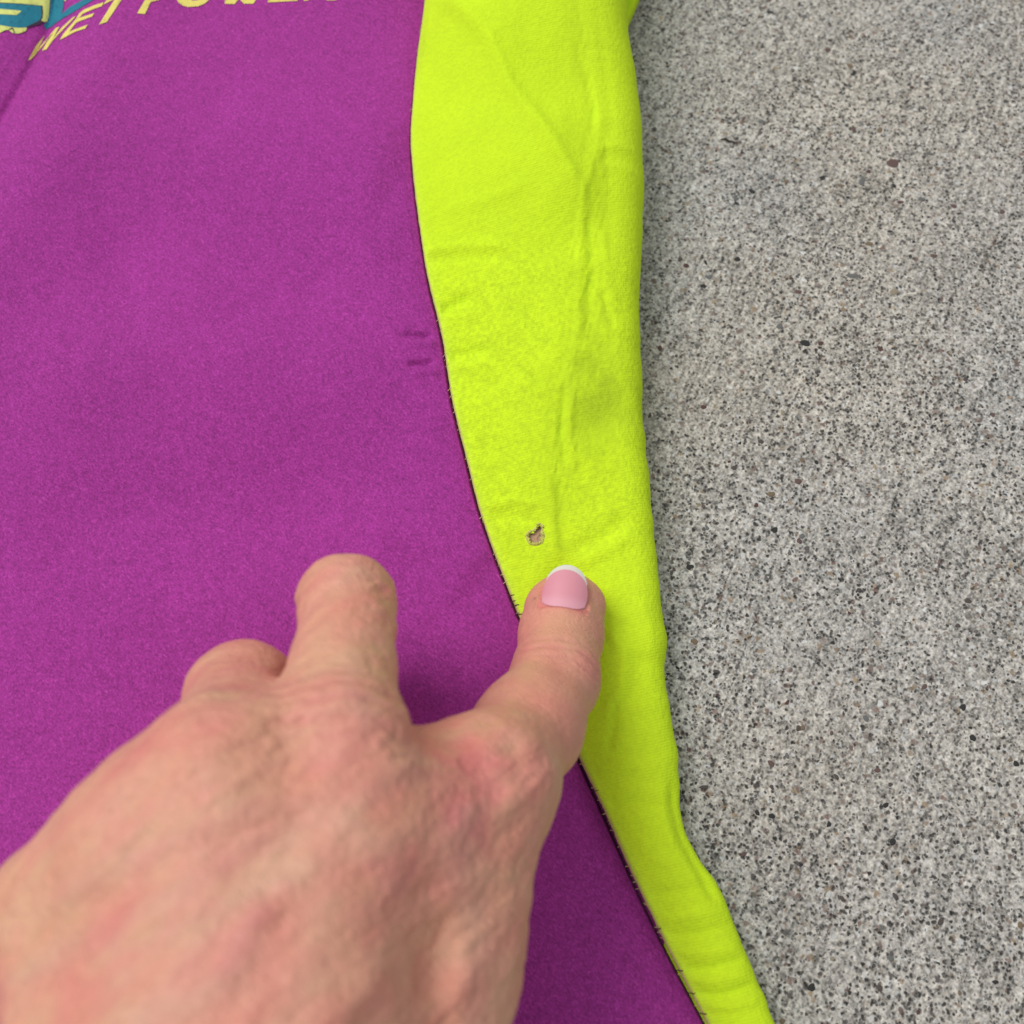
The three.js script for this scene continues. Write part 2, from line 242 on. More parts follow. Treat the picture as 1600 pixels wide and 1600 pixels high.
const crumple = [[915, 40], [928, 140], [938, 260], [916, 360], [912, 480], [903, 580], [885, 680], [870, 770], [876, 850]];
function yellowTop(x, z) {                                        // mm, ignoring the rolled edge
  const a = seamX(z), b = edgeX(z), [px, py] = toPx(x, z), w = b - a, s = clamp((x - a) / w), e = (x - a) * 1000;
  let h = seamTop(z) + bulge(py) * Math.sin(Math.PI * clamp(s * 0.78 + 0.02)) ;
  h += (0.25 * vn2(px / 46, py / 60) + 0.1 * vn2(px / 19 + 4, py / 22)) * sst(0, 5, e) + 1.4 * ridges(yellowFolds, px, py) * sst(-0.5, 3, e);
  { const c = lineDist(crumple, px, py), q = Math.exp(-Math.pow(c[0] / 26, 2)) * sst(0, 0.1, c[2]) * sst(1, 0.85, c[2]); if (q > 0.01) h += 0.27 * q * ((1 - 2.2 * Math.abs(vn2(px / 11 + 0.25 * py / 11, py / 46))) * 0.6 + 0.4 * (1 - 2 * Math.abs(vn2(px / 6 + 3, py / 19)))); }
  if (e < 1.1) h -= 1.0 * (1 - Math.sqrt(1 - Math.pow(1 - Math.max(0, e) / 1.1, 2)));
  return h;
}
const holePoly = [[824, 836], [828, 831], [834, 830], [838, 825], [841, 820], [847, 824], [846, 832], [848, 838], [846, 846], [838, 849], [830, 848], [826, 842]].map(([x, y]) => [837 + (x - 837) * 1.08, 838 + (y - 838) * 1.04]);
const inPoly = (poly, x, y) => { let c = false; for (let i = 0, j = poly.length - 1; i < poly.length; j = i++) { const [xi, yi] = poly[i], [xj, yj] = poly[j]; if ((yi > y) !== (yj > y) && x < (xj - xi) * (y - yi) / (yj - yi) + xi) c = !c; } return c; };

// fabrics: a fine nylon jersey, colour and relief
const FN = 2048;
const purpleMap = texture(FN, (i, j, o) => {                      // 0.30 m tile
  const x = i / FN * 300, y = j / FN * 300;
  const a = vn2((x + y) * 1.3, (x - y) * 3.2), b = vn2(x * 3.2 + 11, y * 3.2), c = vn2(x * 0.55, y * 0.55 + 31), w = vn2(x / 22, y / 22);
  const k = 1 + 0.22 * a + 0.19 * b + 0.05 * c + 0.035 * w, hot = Math.max(0, a + b - 0.75) * 0.25;
  o[0] = 0.362 * k + hot * 0.10; o[1] = 0.035 * k + hot * 0.10; o[2] = 0.278 * k + hot * 0.10;
}, true);
const jerseyBump = texture(FN, (i, j, o) => {
  const x = i / FN * 300, y = j / FN * 300, a = vn2((x + y) * 1.3, (x - y) * 3.2), b = vn2(x * 3.2 + 11, y * 3.2);
  o[0] = 0.5 + 0.16 * Math.sin((x - 0.75 * y) * 11.5 + 1.2 * vn2(x / 2, y / 2)) + 0.18 * a + 0.2 * b;
}, false);
const purpleMat = new THREE.MeshPhysicalMaterial({ map: purpleMap, bumpMap: jerseyBump, bumpScale: 0.00022, roughness: 0.85, specularIntensity: 0.5, sheen: 0.25, sheenColor: new THREE.Color(0.9, 0.45, 0.85), sheenRoughness: 0.5, name: 'purple jersey' });
const YN = 2048;
const YX = -0.08, YZ = -0.19, YT = 0.36;
const yellowMap = texture(YN, (i, j, o) => {
  const x = i / YN * 360, y = j / YN * 360, [px, py] = toPx(YX + x * MM, YZ + y * MM);
  const nap = sst(330, 480, py) * sst(960, 800, py), rows = Math.sin((y + 0.18 * x) * 9.4 + vn2(x, y / 3)) * (sst(900, 1050, py) * 0.5 + sst(200, 0, py) * 0.3 + 0.1);
  const a = vn2(x * 2.6, y * 2.6), b = vn2(x * 1.1 + 7, y * 1.1), c = vn2(x / 9, y / 9), d = vn2(x * 0.45 + 3, y * 0.45);
  const k = 1 + (0.05 + 0.05 * nap) * a + (0.03 + 0.06 * nap) * b + 0.025 * c + 0.03 * d * nap + 0.05 * rows;
  const st = (cx, cy, w, h, p) => Math.exp(-Math.pow(Math.abs((px - cx) / w), p) - Math.pow(Math.abs((py - cy) / h), p));
  let dirt = 0.62 * st(948, 640, 62, 66, 2) + 0.22 * st(935, 640, 100, 110, 2) + 0.42 * st(925, 540, 48, 100, 2) + 0.14 * st(940, 300, 50, 120, 2) + 0.16 * st(870, 720, 40, 60, 2) + 0.30 * st(868, 785, 22, 45, 2);
  dirt *= 0.75 + 0.6 * fbm2(x / 5, y / 5) + 0.35 * a;
  const ln = lineDist([[862, 762], [873, 790], [870, 820], [874, 842], [882, 858]], px, py); dirt += 0.42 * Math.exp(-Math.pow(ln[0] / 9, 2)) * (0.45 + 0.6 * b + 0.3 * a) + 0.45 * Math.exp(-Math.pow(Math.hypot(px - 873, py - 854) / 5, 2));
  dirt += 0.16 * Math.exp(-Math.pow(lineDist([[842, 600], [838, 606]], px, py)[0] / 7, 2));
  dirt = clamp(dirt);
  const fadeL = 0.5 * Math.exp(-Math.max(0, x * MM + YX - seamX(YZ + y * MM)) * 1000 / 0.9);
  o[0] = mix(0.60 * k, 0.36, dirt * 0.8) + 0.02 * fadeL; o[1] = mix(0.84 * k, 0.50, dirt * 0.8); o[2] = mix(0.020, 0.018, dirt) + 0.10 * fadeL;
}, true);
const yellowBump = texture(1024, (i, j, o) => { const x = i / 1024 * 180, y = j / 1024 * 180; o[0] = 0.5 + 0.1 * Math.sin((y + 0.18 * x) * 9.4) + 0.17 * vn2(x * 2.6, y * 2.6) + 0.2 * vn2(x * 1.1 + 7, y * 1.1); }, false);
yellowBump.repeat.set(2, 2);
const yellowMat = new THREE.MeshPhysicalMaterial({ map: yellowMap, bumpMap: yellowBump, bumpScale: 0.00022, roughness: 0.9, specularIntensity: 0.35, name: 'neon jersey' });

const suit = new THREE.Group(); suit.name = 'wetsuit'; scene.add(suit);
suit.userData = { label: 'purple wetsuit with a neon yellow side panel and printed chest, lying on concrete', category: 'wetsuit' };
const rowsZ = [];
for (let z = Z0; z < Z1; z += (z > -0.158 && z < 0.140 ? 0.00055 : 0.004)) rowsZ.push(z);
{ // the purple front, running a little way under the yellow panel
  const D = []; for (let d = -2.2; d < 2.2; d += 0.2) D.push(d); for (let d = 2.2; d < 175; d += 0.65) D.push(d); for (let d = 175; d < 330; d += 5) D.push(d);
  const g = grid(D.length, rowsZ.length, (i, j) => { const z = rowsZ[j], x = seamX(z) - D[D.length - 1 - i] * MM; return [x, Math.max(0.5, purpleH(x, z)) * MM, z, x / 0.30, z / 0.30]; });
  part('purple_panel', g, purpleMat, suit, 'purple jersey front of the suit');
}
{ // the yellow panel: top, rolled right edge, and back underneath
  const N1 = 130, N2 = 40, N3 = 6, N = N1 + N2 + N3, start = 0.35;
  const pxOf = new Float32Array(N * rowsZ.length * 2);
  const g = grid(N, rowsZ.length, (i, j) => {
    const z = rowsZ[j], a = seamX(z), b = edgeX(z), py = toPx(a, z)[1], R = Math.min(rollR(py), (b - a) * 1000 * 0.48), xc = b - R * MM, en = ends(0, z);
    let x, y, h;
    if (i < N1) { const t = i / (N1 - 1), q = mix(t, t * t, 0.35); x = mix(a + start * MM, xc, q); y = yellowTop(x, z) * en; }
    else {
      const top = yellowTop(xc, z) * en, k = (i - N1 + 1) / N2;
      if (k <= 1) {
        const th = Math.PI / 2 - k * Math.PI, cx = Math.cos(th), sy = Math.sin(th), half = (top - 0.8) / 2;
        x = xc + R * MM * Math.pow(Math.abs(cx), 0.9); y = 0.8 + half + half * Math.sign(sy) * Math.pow(Math.abs(sy), 0.9);
        const [qx, qy] = toPx(x, z); const f = ridges(yellowFolds, qx, qy) - ridges(yellowFolds, ...toPx(xc, z)); y += f * Math.max(0, sy); x += 0.25 * MM * vn2(qy / 26, 3) * cx;
      } else { x = xc - (i - N1 - N2 + 1) * 4 * MM; y = 0.8; }
    }
    const k = (j * N + i) * 2, q = toPx(x, z); pxOf[k] = q[0]; pxOf[k + 1] = q[1];
    return [x, y * MM, z, (x - YX) / YT + (i > N1 ? (i - N1) * 0.0009 : 0), (z - YZ) / YT];
  }, (i, j) => { const k = (j * N + i) * 2; return i > N1 || !inPoly(holePoly, pxOf[k] + 1.2 * vn2(i * 1.7, j * 1.7), pxOf[k + 1] + 1.2 * vn2(i * 1.3 + 9, j * 1.9)); });
  part('yellow_panel', g, yellowMat, suit, 'neon yellow side panel, soiled and torn by a small hole');
}
const creamMat = new THREE.MeshStandardMaterial({ color: new THREE.Color().setRGB(0.64, 0.64, 0.17), roughness: 0.9, name: 'cut edge' });
{ // the cut edge of the yellow panel along the seam
  const E = [[0.37, 0], [0.2, 0], [0.08, 0], [0.0, 0], [-0.02, -0.4], [0.0, -1.0], [0.05, -1.8], [0.1, -2.6]];
  const g = grid(E.length, rowsZ.length, (i, j) => { const z = rowsZ[j], [e, dy] = E[E.length - 1 - i], n = 0.06 * vn2(z * 900, 1) + 0.05 * vn2(z * 2600, 4), x = seamX(z) + (e + (e < 0.3 ? n : 0)) * MM; return [x, Math.max(0.4, (yellowTop(x, z) + dy) * ends(0, z)) * MM, z, x, z]; });
  part('cut_edge', g, creamMat, suit, 'pale cut edge of the yellow panel at the seam');
}
{ // foam core seen through the hole, with frayed threads round it
  const c = at(837, 838), foam = new THREE.MeshStandardMaterial({ color: new THREE.Color().setRGB(0.47, 0.30, 0.19), roughness: 1, name: 'foam' });
  const base = yellowTop(c.x, c.z);
  const g = grid(30, 30, (i, j) => { const x = c.x + (i - 14.5) * 0.2 * MM, z = c.z + (j - 14.5) * 0.2 * MM; return [x, (Math.min(base, yellowTop(x, z)) - 0.62 + 0.3 * vn2(i / 3, j / 3) + 0.15 * vn2(i * 0.9, j * 0.9)) * MM, z, x, z]; });
  part('foam_core', g, foam, suit, 'beige foam showing through the torn hole');
  const fine = []; for (let k = 0; k < holePoly.length; k++) { const a = holePoly[k], b = holePoly[(k + 1) % holePoly.length]; for (let q = 0; q < 6; q++) fine.push([mix(a[0], b[0], q / 6), mix(a[1], b[1], q / 6)]); }
  fine.push(fine[0]);
  const lip = grid(fine.length, 6, (i, j) => {
    const [px, py] = fine[i], n = (i % (fine.length - 1)), low = 0.8 + 1.6 * Math.exp(-Math.pow((n - 56) / 9, 2)), ang = Math.atan2(py - 837, px - 837), out = [-2.6, -1.6, -0.6, 0.6, 2.0, 3.4][j] + (j < 4 ? 1.5 * vn2(n * 0.55, 3) + 0.8 * vn2(n * 1.7, 8) : 0), w = at(px + Math.cos(ang) * out, py + Math.sin(ang) * out);
    const curl = [-0.30, 0.12, 0.30, 0.26, 0.12, -0.05][j] * (0.55 + 0.7 * Math.abs(vn2(n * 0.4, 5))) * low;
    return [w.x, (yellowTop(w.x, w.z) + curl) * MM, w.z, (w.x - YX) / YT, (w.z - YZ) / YT];
  });
  part('torn_edge', lip, new THREE.MeshStandardMaterial({ color: new THREE.Color().setRGB(0.58, 0.58, 0.13), roughness: 0.95, bumpMap: yellowBump, bumpScale: 0.0002, name: 'torn edge' }), suit, 'curled torn edge of the yellow jersey');
  const th = [];
  for (let n = 0; n < 60; n++) {
    const k = Math.floor(rnd() * holePoly.length), a = holePoly[k], b = holePoly[(k + 1) % holePoly.length], t = rnd(), px = mix(a[0], b[0], t), py = mix(a[1], b[1], t), ang = Math.atan2(838 - py, 837 - px) + rr(-0.9, 0.9), L = rr(1, 5.5);
    const P = [0, 0.5, 1].map((s) => { const q = at(px + Math.cos(ang) * (s * L - 2.2), py + Math.sin(ang) * (s * L - 2.2)); q.y = (yellowTop(q.x, q.z) + 0.05 + 0.3 * Math.sin(s * 2.4) * rnd()) * MM; return q; });
    th.push(new THREE.TubeGeometry(new THREE.CatmullRomCurve3(P), 5, rr(0.07, 0.15) * MM, 5));
  }
  const m = part('frayed_threads', mergeGeometries(th), new THREE.MeshStandardMaterial({ color: new THREE.Color().setRGB(0.50, 0.50, 0.12), roughness: 0.95, name: 'frayed thread' }), suit, 'frayed yellow threads round the torn hole');
  m.userData.kind = 'stuff';
}
{ // stitches that bridge the seam, and a dark thread deep in it
  const st = [], dk = [], tube = (P, r) => new THREE.TubeGeometry(new THREE.CatmullRomCurve3(P), 5, r * MM, 5);
  for (let py = -60; py < 1680; py += rr(5, 12) * (0.6 + rnd() * rnd() * 2.2)) {
    const strong = py < 500 ? 0.12 : py > 1000 && py < 1180 ? 0 : 0.7; if (rnd() > strong) continue;
    const z = zAt(py) + rr(-0.1, 0.1) * MM, x = seamX(z), r = rr(0.07, 0.13), L = rr(0.15, 0.75), dz = rr(-0.45, 0.35) * MM;
    st.push(tube([[0.45, 0.02], [0.0, 0.04], [-0.3 * L, -0.25], [-L, -1.1]].map(([e, dy], k) => new THREE.Vector3(x + e * MM, (yellowTop(x + Math.max(0.02, e) * MM, z) + dy + (k === 0 ? -0.05 : 0.05)) * MM, z + dz * k / 3)), r));
  }
  for (const [px, py, L] of [[799, 926, 0.8], [807, 941, 1.0], [812, 955, 1.1], [803, 934, 0.5], [930, 1232, 0.6], [1030, 1452, 0.5], [1063, 1520, 0.6], [1082, 1556, 0.7], [1098, 1588, 0.8]]) {
    const z = zAt(py), x = seamX(z); dk.push(tube([[-0.9, -1.0], [-0.1, 0.08], [L * 0.5, 0.14], [L, 0.05]].map(([e, dy]) => new THREE.Vector3(x + e * MM, (yellowTop(x + Math.max(0.05, e) * MM, z) + dy) * MM, z + rr(-0.2, 0.2) * MM)), rr(0.09, 0.14)));
  }
  const P = []; for (let py = -120; py < 1720; py += 6) { const z = zAt(py), x = seamX(z) - gapOf(py) * 0.45 * MM; P.push(new THREE.Vector3(x, (purpleH(x, z) + 0.12 + 0.1 * vn2(py / 9, 2)) * MM, z)); }
  const a = part('seam_stitches', mergeGeometries(st), new THREE.MeshStandardMaterial({ color: new THREE.Color().setRGB(0.62, 0.55, 0.22), roughness: 0.9, name: 'stitch' }), suit, 'short pale stitches bridging the seam'); a.userData.kind = 'stuff';
  const dark = new THREE.MeshStandardMaterial({ color: new THREE.Color().setRGB(0.055, 0.018, 0.028), roughness: 0.95, name: 'dark thread' });
  dk.push(new THREE.TubeGeometry(new THREE.CatmullRomCurve3(P), 900, 0.18 * MM, 6));
  const b = part('dark_seam_thread', mergeGeometries(dk), dark, suit, 'dark brown thread in the seam'); b.userData.kind = 'stuff';
}
{ // the back layer of the suit where it shows beyond the folded edge at the top
  const q = [[930, 130], [966, 62], [984, 32], [991, 16], [999, -3], [1012, -45], [1030, -160], [900, -200], [880, 60]].map(([a, b]) => at(a, b, 5));
  const s = new THREE.Shape(q.map((v) => new THREE.Vector2(v.x * 1000, -v.z * 1000)));
  const g = new THREE.ExtrudeGeometry(s, { depth: 3.2, bevelEnabled: true, bevelThickness: 1.3, bevelSize: 1.3, bevelOffset: -1.3, bevelSegments: 5, curveSegments: 8 });
  g.rotateX(-Math.PI / 2); g.scale(MM, MM, MM); g.translate(0, 0.0032, 0);
  { const p = g.attributes.position, u = g.attributes.uv; for (let i = 0; i < p.count; i++) u.setXY(i, (p.getX(i) - YX) / YT, (p.getZ(i) - YZ) / YT); }
  part('back_panel', g, yellowMat, suit, 'yellow back layer peeking out past the folded edge');
}
// the print on the chest
{
  const A = 5.818, B = 2.909, pa = (l) => l.map(([x, y]) => [x / A, y / A]), pb = (l) => l.map(([x, y]) => [x / B, y / B]);
  const ink = (r, g, b, name) => new THREE.MeshStandardMaterial({ color: new THREE.Color().setRGB(1, 1, 1), vertexColors: true, roughness: 0.8, name, userData: { c: [r, g, b] } });
  const cream = ink(0.80, 0.68, 0.16, 'yellow ink'), lime = ink(0.70, 0.74, 0.20, 'lime ink'), teal = ink(0.004, 0.19, 0.28, 'teal ink'), black = ink(0.04, 0.012, 0.04, 'dark ink');
  const tess = new TessellateModifier(6, 6);
  const lying = (X, Y) => { let w = at(X, Y); for (let n = 0; n < 3; n++) w = at(X, Y, purpleH(w.x, w.z)); return w; };
  function print(name, polys, material, up, parent, label, holes = []) {
    const gs = polys.map((poly, n) => {
      const s = new THREE.Shape(poly.map(([x, y]) => new THREE.Vector2(x, -y)));
      for (const h of (holes[n] || [])) s.holes.push(new THREE.Path(h.map(([x, y]) => new THREE.Vector2(x, -y))));
      let g = new THREE.ShapeGeometry(s).toNonIndexed(); g = tess.modify(g);
      const p = g.attributes.position, c = new Float32Array(p.count * 3), u = g.attributes.uv, [r, gg, b] = material.userData.c;
      for (let i = 0; i < p.count; i++) {
        const X = p.getX(i), Y = -p.getY(i), w = lying(X, Y), crack = 1 - 0.3 * sst(0.1, 0.02, Math.abs(vn2(X / 2.3, Y / 5))) + 0.08 * vn2(X / 3, Y / 3);
        p.setXYZ(i, w.x, (purpleH(w.x, w.z) + up) * MM, w.z); u.setXY(i, w.x / 0.3, w.z / 0.3);
        c[i * 3] = r * crack; c[i * 3 + 1] = gg * crack; c[i * 3 + 2] = b * crack;
      }
      g.setAttribute('color', new THREE.BufferAttribute(c, 3)); g.computeVertexNormals(); return g;
    });
    for (const m of [cream, lime, teal, black]) { m.bumpMap = jerseyBump; m.bumpScale = 0.00016; }
    return part(name, gs.length > 1 ? mergeGeometries(gs) : gs[0], material, parent, label);
  }
  const emblem = print('printed_emblem', [pa([[-400, 20], [0, 33], [200, 42], [380, 58], [388, 110], [382, 172], [320, 218], [250, 252], [170, 256], [100, 248], [0, 232], [-400, 200]]), pa([[462, -300], [700, -300], [585, 0], [577, 70], [562, 130], [640, 62], [760, 0], [1200, -240], [1320, -240], [850, 2], [700, 95], [540, 190], [424, 272], [402, 240], [436, 200], [452, 130], [464, 60]])], teal, 0.18, suit, 'teal shapes of the chest emblem');
  print('emblem_inlay', [pa([[-400, -300], [462, -300], [465, 0], [455, 90], [445, 160], [432, 202], [405, 214], [372, 205], [384, 172], [392, 150], [387, 58], [200, 38], [0, 28], [-400, 18]]), pa([[-300, 82], [0, 86], [198, 103], [182, 122], [152, 141], [0, 134], [-300, 128]]), pa([[0, 234], [100, 251], [170, 259], [250, 256], [236, 288], [200, 303], [165, 311], [112, 303], [84, 278], [60, 276], [0, 306], [-300, 330], [-300, 215]]), pa([[586, 0], [640, -80], [660, -80], [607, 2], [592, 22]])], lime, 0.26, emblem, 'pale yellow shapes of the chest emblem');
  print('emblem_outline', [pa([[378, 58], [390, 56], [396, 120], [393, 165], [378, 200], [402, 208], [408, 222], [330, 238], [246, 262], [244, 250], [320, 214], [370, 188], [384, 150]]), pa([[80, 272], [118, 256], [124, 262], [142, 304], [134, 306], [114, 268], [90, 280]])], black, 0.34, emblem, 'dark outline strokes of the chest emblem');
  const L = (polys, holes) => print('printed_letter', polys, cream, 0.2, suit, undefined, holes);
  L([pa([[262, 558], [284, 548], [350, 466], [440, 346], [535, 262], [540, 246], [510, 258], [410, 372], [330, 476], [408, 328], [396, 332], [330, 430]]), pa([[382, 462], [424, 454], [470, 384], [520, 330], [690, 154], [664, 162], [560, 258], [486, 352], [540, 246], [520, 262], [430, 380]])]);                     // W
  L([pa([[543, 370], [576, 314], [640, 240], [690, 180], [722, 128], [762, 94], [860, 52], [945, 24], [928, 60], [800, 108], [752, 132], [722, 168], [790, 146], [862, 122], [838, 156], [702, 206], [668, 244], [634, 292], [720, 258], [802, 228], [776, 266], [690, 292], [610, 334]])]);             // E
  L([pa([[902, 227], [970, 206], [1115, -8], [1260, -130], [1300, -200], [1240, -200], [1040, -60], [960, 18], [942, 46], [990, 22], [1046, -6]])]);                                 // T
  L([pa([[1248, 126], [1320, 132], [1372, 22], [1445, 4], [1560, -60], [1600, -180], [1420, -200], [1322, 0]])], [[pa([[1400, -20], [1450, -130], [1530, -130], [1500, -60]])]]); // P
  L([pb([[800, -8], [812, 14], [832, 28], [856, 34], [900, 31], [932, 18], [958, -6], [985, -60], [960, -95], [880, -95], [830, -60]])], [[pb([[858, -6], [878, 5], [902, 2], [925, -20], [940, -55], [920, -70], [885, -60], [862, -30]])]]); // O
  L([pb([[1022, 19], [1066, 21], [1088, -4], [1108, 19], [1152, 19], [1230, -95], [1196, -95], [1136, -14], [1122, -95], [1088, -95], [1056, -20], [1066, -95], [1030, -95]])]);     // W
  L([pb([[1216, 13], [1352, 6], [1360, -14], [1258, -12], [1270, -36], [1350, -38], [1356, -54], [1280, -54], [1290, -76], [1370, -76], [1376, -95], [1262, -95]])]);            // E
  L([pb([[1380, 6], [1402, 4], [1424, -38], [1458, -38], [1486, 4], [1530, 3], [1494, -40], [1530, -60], [1530, -95], [1420, -95]])], [[pb([[1436, -54], [1450, -78], [1500, -78], [1490, -56]])]]); // R
}

// ---------------------------------------------------------------- small debris on the slab
{
  const twigMat = new THREE.MeshStandardMaterial({ color: new THREE.Color().setRGB(0.035, 0.028, 0.022), roughness: 0.95, name: 'twig' });
  const twig = (pts, r, name, label) => {
    const P = pts.map(([px, py, h]) => at(px, py, 0.4).setY((h ?? 0.4) * MM)), o = P[0].clone().setY(0), C = new THREE.CatmullRomCurve3(P.map((p) => p.clone().sub(o))), g = new THREE.TubeGeometry(C, 28, r * MM, 7);
    const p = g.attributes.position; for (let i = 0; i < p.count; i++) { const ring = Math.floor(i / 8) / 28, c = C.getPoint(clamp(ring)), k = 0.35 + 0.9 * Math.sin(Math.PI * clamp(ring * 0.94 + 0.03)) * (0.7 + 0.5 * vn2(ring * 9, P[0].x * 400)); p.setXYZ(i, mix(c.x, p.getX(i), k), mix(c.y, p.getY(i), k), mix(c.z, p.getZ(i), k)); }
    g.computeVertexNormals();
    const m = new THREE.Mesh(g, twigMat); m.name = numbered(name); m.position.copy(o); m.castShadow = m.receiveShadow = true; m.userData = { label, category: 'twig' }; scene.add(m);
  };
  twig([[1126, 219], [1132, 216.5], [1138, 220], [1145, 221], [1152, 224.5]], 0.27, 'twig', 'tiny dark twig lying on the upper part of the concrete');
}

// ---------------------------------------------------------------- the hand
const J = (px, py, h) => at(px, py, h).multiplyScalar(1000);     // joints in mm
const K = {
  thIP: J(868, 1058, 31), thMid: J(877, 990, 24.2), thTipA: J(866, 949, 21.2), thTipB: J(902, 947, 21.2), thTipC: J(885, 931, 20.6), thMCP: J(766, 1223, 62), thMid1: J(827, 1138, 43), thMC: J(682, 1500, 69), thCMC: J(600, 1950, 84),
  ixMCP: J(528, 1160, 87), ixPIP: J(541, 942, 66), ixDIP: J(552, 985, 38), ixTip: J(560, 1060, 23),
  mdMCP: J(350, 1215, 90), mdPIP: J(380, 1086, 60), mdDIP: J(410, 1110, 36), mdTip: J(430, 1180, 22),
  rgMCP: J(238, 1312, 87), rgPIP: J(285, 1225, 58), rgDIP: J(320, 1235, 36), rgTip: J(345, 1300, 22),
  pkMCP: J(108, 1418, 80), pkPIP: J(150, 1350, 56), pkDIP: J(190, 1350, 36), pkTip: J(215, 1400, 22),
  ixB: J(420, 1960, 104), mdB: J(320, 1970, 107), rgB: J(215, 1975, 104), pkB: J(110, 1960, 98),
};
const wr = K.ixB.clone().add(K.pkB).multiplyScalar(0.5), fore = new THREE.Vector3(-0.16, 0.30, 1).normalize();
const wA = wr.clone().addScaledVector(fore, 22).add(new THREE.Vector3(12, -4, 0)), wB = wr.clone().addScaledVector(fore, 22).add(new THREE.Vector3(-13, -4, 0));
const fA = wA.clone().addScaledVector(fore, 210).add(new THREE.Vector3(5, 0, 0)), fB = wB.clone().addScaledVector(fore, 210).add(new THREE.Vector3(-6, 0, 0));
// groups of tapered bones, smoothly joined: [a, b, ra, rb, k]
const bones = [];
const bone = (a, b, ra, rb, k) => bones.push({ ax: a.x, ay: a.y, az: a.z, dx: b.x - a.x, dy: b.y - a.y, dz: b.z - a.z, l2: a.distanceToSquared(b), ra, rb, k });
bone(K.ixMCP, K.ixB, 10.7, 13, 9); bone(K.mdMCP, K.mdB, 11.8, 13.5, 9); bone(K.rgMCP, K.rgB, 11, 13, 9); bone(K.pkMCP, K.pkB, 10, 12.5, 9);
bone(K.ixB, wA, 14, 17, 10); bone(K.pkB, wB, 13, 17, 10); bone(K.mdB, wA, 14, 17, 10); bone(wA, fA, 17.5, 34, 12); bone(wB, fB, 17.5, 34, 12);
bone(K.thMCP, K.thMC, 11.6, 11.8, 11); bone(K.thMC, K.thCMC, 12.2, 15, 14); bone(K.thCMC, wA, 15, 17, 14);
{ const w1 = K.ixMCP.clone().lerp(K.ixB, 0.26).add(new THREE.Vector3(3, -10, 0)), w2 = K.thMCP.clone().lerp(K.thMC, 0.18).add(new THREE.Vector3(-3, -1, 0)); bone(w1, w2, 8, 7.5, 11); const w3 = K.ixMCP.clone().lerp(K.ixB, 0.55).add(new THREE.Vector3(8, -7, 0)), w4 = K.thMCP.clone().lerp(K.thMC, 0.8).add(new THREE.Vector3(-5, 2, 0)); bone(w3, w4, 9.5, 9, 12); }
bone(J(612, 1216, 72), J(722, 1214, 65), 7.8, 8.4, 5); bone(J(596, 1240, 82), J(712, 1250, 69), 7.5, 8.5, 12); bone(J(585, 1330, 88), J(690, 1350, 73), 8, 9, 13); bone(K.mdMCP, K.rgMCP, 10.5, 10.3, 12); bone(K.rgMCP, K.pkMCP, 10.2, 9.6, 12);
const nCore = bones.length;
const fingers = [[K.ixMCP, K.ixPIP, K.ixDIP, K.ixTip, 10.8, 9.3, 8, 7.2], [K.mdMCP, K.mdPIP, K.mdDIP, K.mdTip, 11.4, 10.6, 8.2, 7.4], [K.rgMCP, K.rgPIP, K.rgDIP, K.rgTip, 10.4, 9.2, 7.8, 7], [K.pkMCP, K.pkPIP, K.pkDIP, K.pkTip, 9.5, 8, 6.8, 6.2]]
  .map(([a, b, c, d, r0, r1, r2, r3]) => { const s = bones.length; bone(a, b, r0, r1, 5); bone(b, c, r1 * 0.97, r2, 3.5); bone(c, d, r2, r3, 3); return [s, bones.length]; });
const thumbStart = bones.length;
bone(K.thMCP, K.thMid1, 11.6, 10.3, 7); bone(K.thMid1, K.thIP, 10.3, 9.8, 6); bone(K.thIP, K.thMid, 9.7, 9.1, 4); bone(K.thMid, K.thTipA, 8.2, 5.8, 4); bone(K.thMid, K.thTipB, 8.2, 5.8, 4); bone(K.thTipA, K.thTipB, 5.8, 5.8, 3); bone(K.thMid, K.thTipC, 8, 5.4, 3);
function capsule(b, x, y, z) { const px = x - b.ax, py = y - b.ay, pz = z - b.az; let t = (px * b.dx + py * b.dy + pz * b.dz) / b.l2; t = t < 0 ? 0 : t > 1 ? 1 : t; const ex = px - t * b.dx, ey = py - t * b.dy, ez = pz - t * b.dz; return Math.sqrt(ex * ex + ey * ey + ez * ez) - b.ra - (b.rb - b.ra) * t; }
const smin = (a, b, k) => { const h = Math.max(k - Math.abs(a - b), 0) / k; return Math.min(a, b) - h * h * k * 0.25; };
function body(x, y, z) {
  let d = 1e9; for (let i = 0; i < nCore; i++) d = smin(d, capsule(bones[i], x, y, z), bones[i].k);
  for (const [s, e] of fingers) { let f = 1e9; for (let i = s; i < e; i++) f = smin(f, capsule(bones[i], x, y, z), bones[i].k); d = smin(d, f, 5); }   // each finger stays its own chain
  let f = 1e9; for (let i = thumbStart; i < bones.length; i++) f = smin(f, capsule(bones[i], x, y, z), bones[i].k);
  return smin(d, f, 8);
}
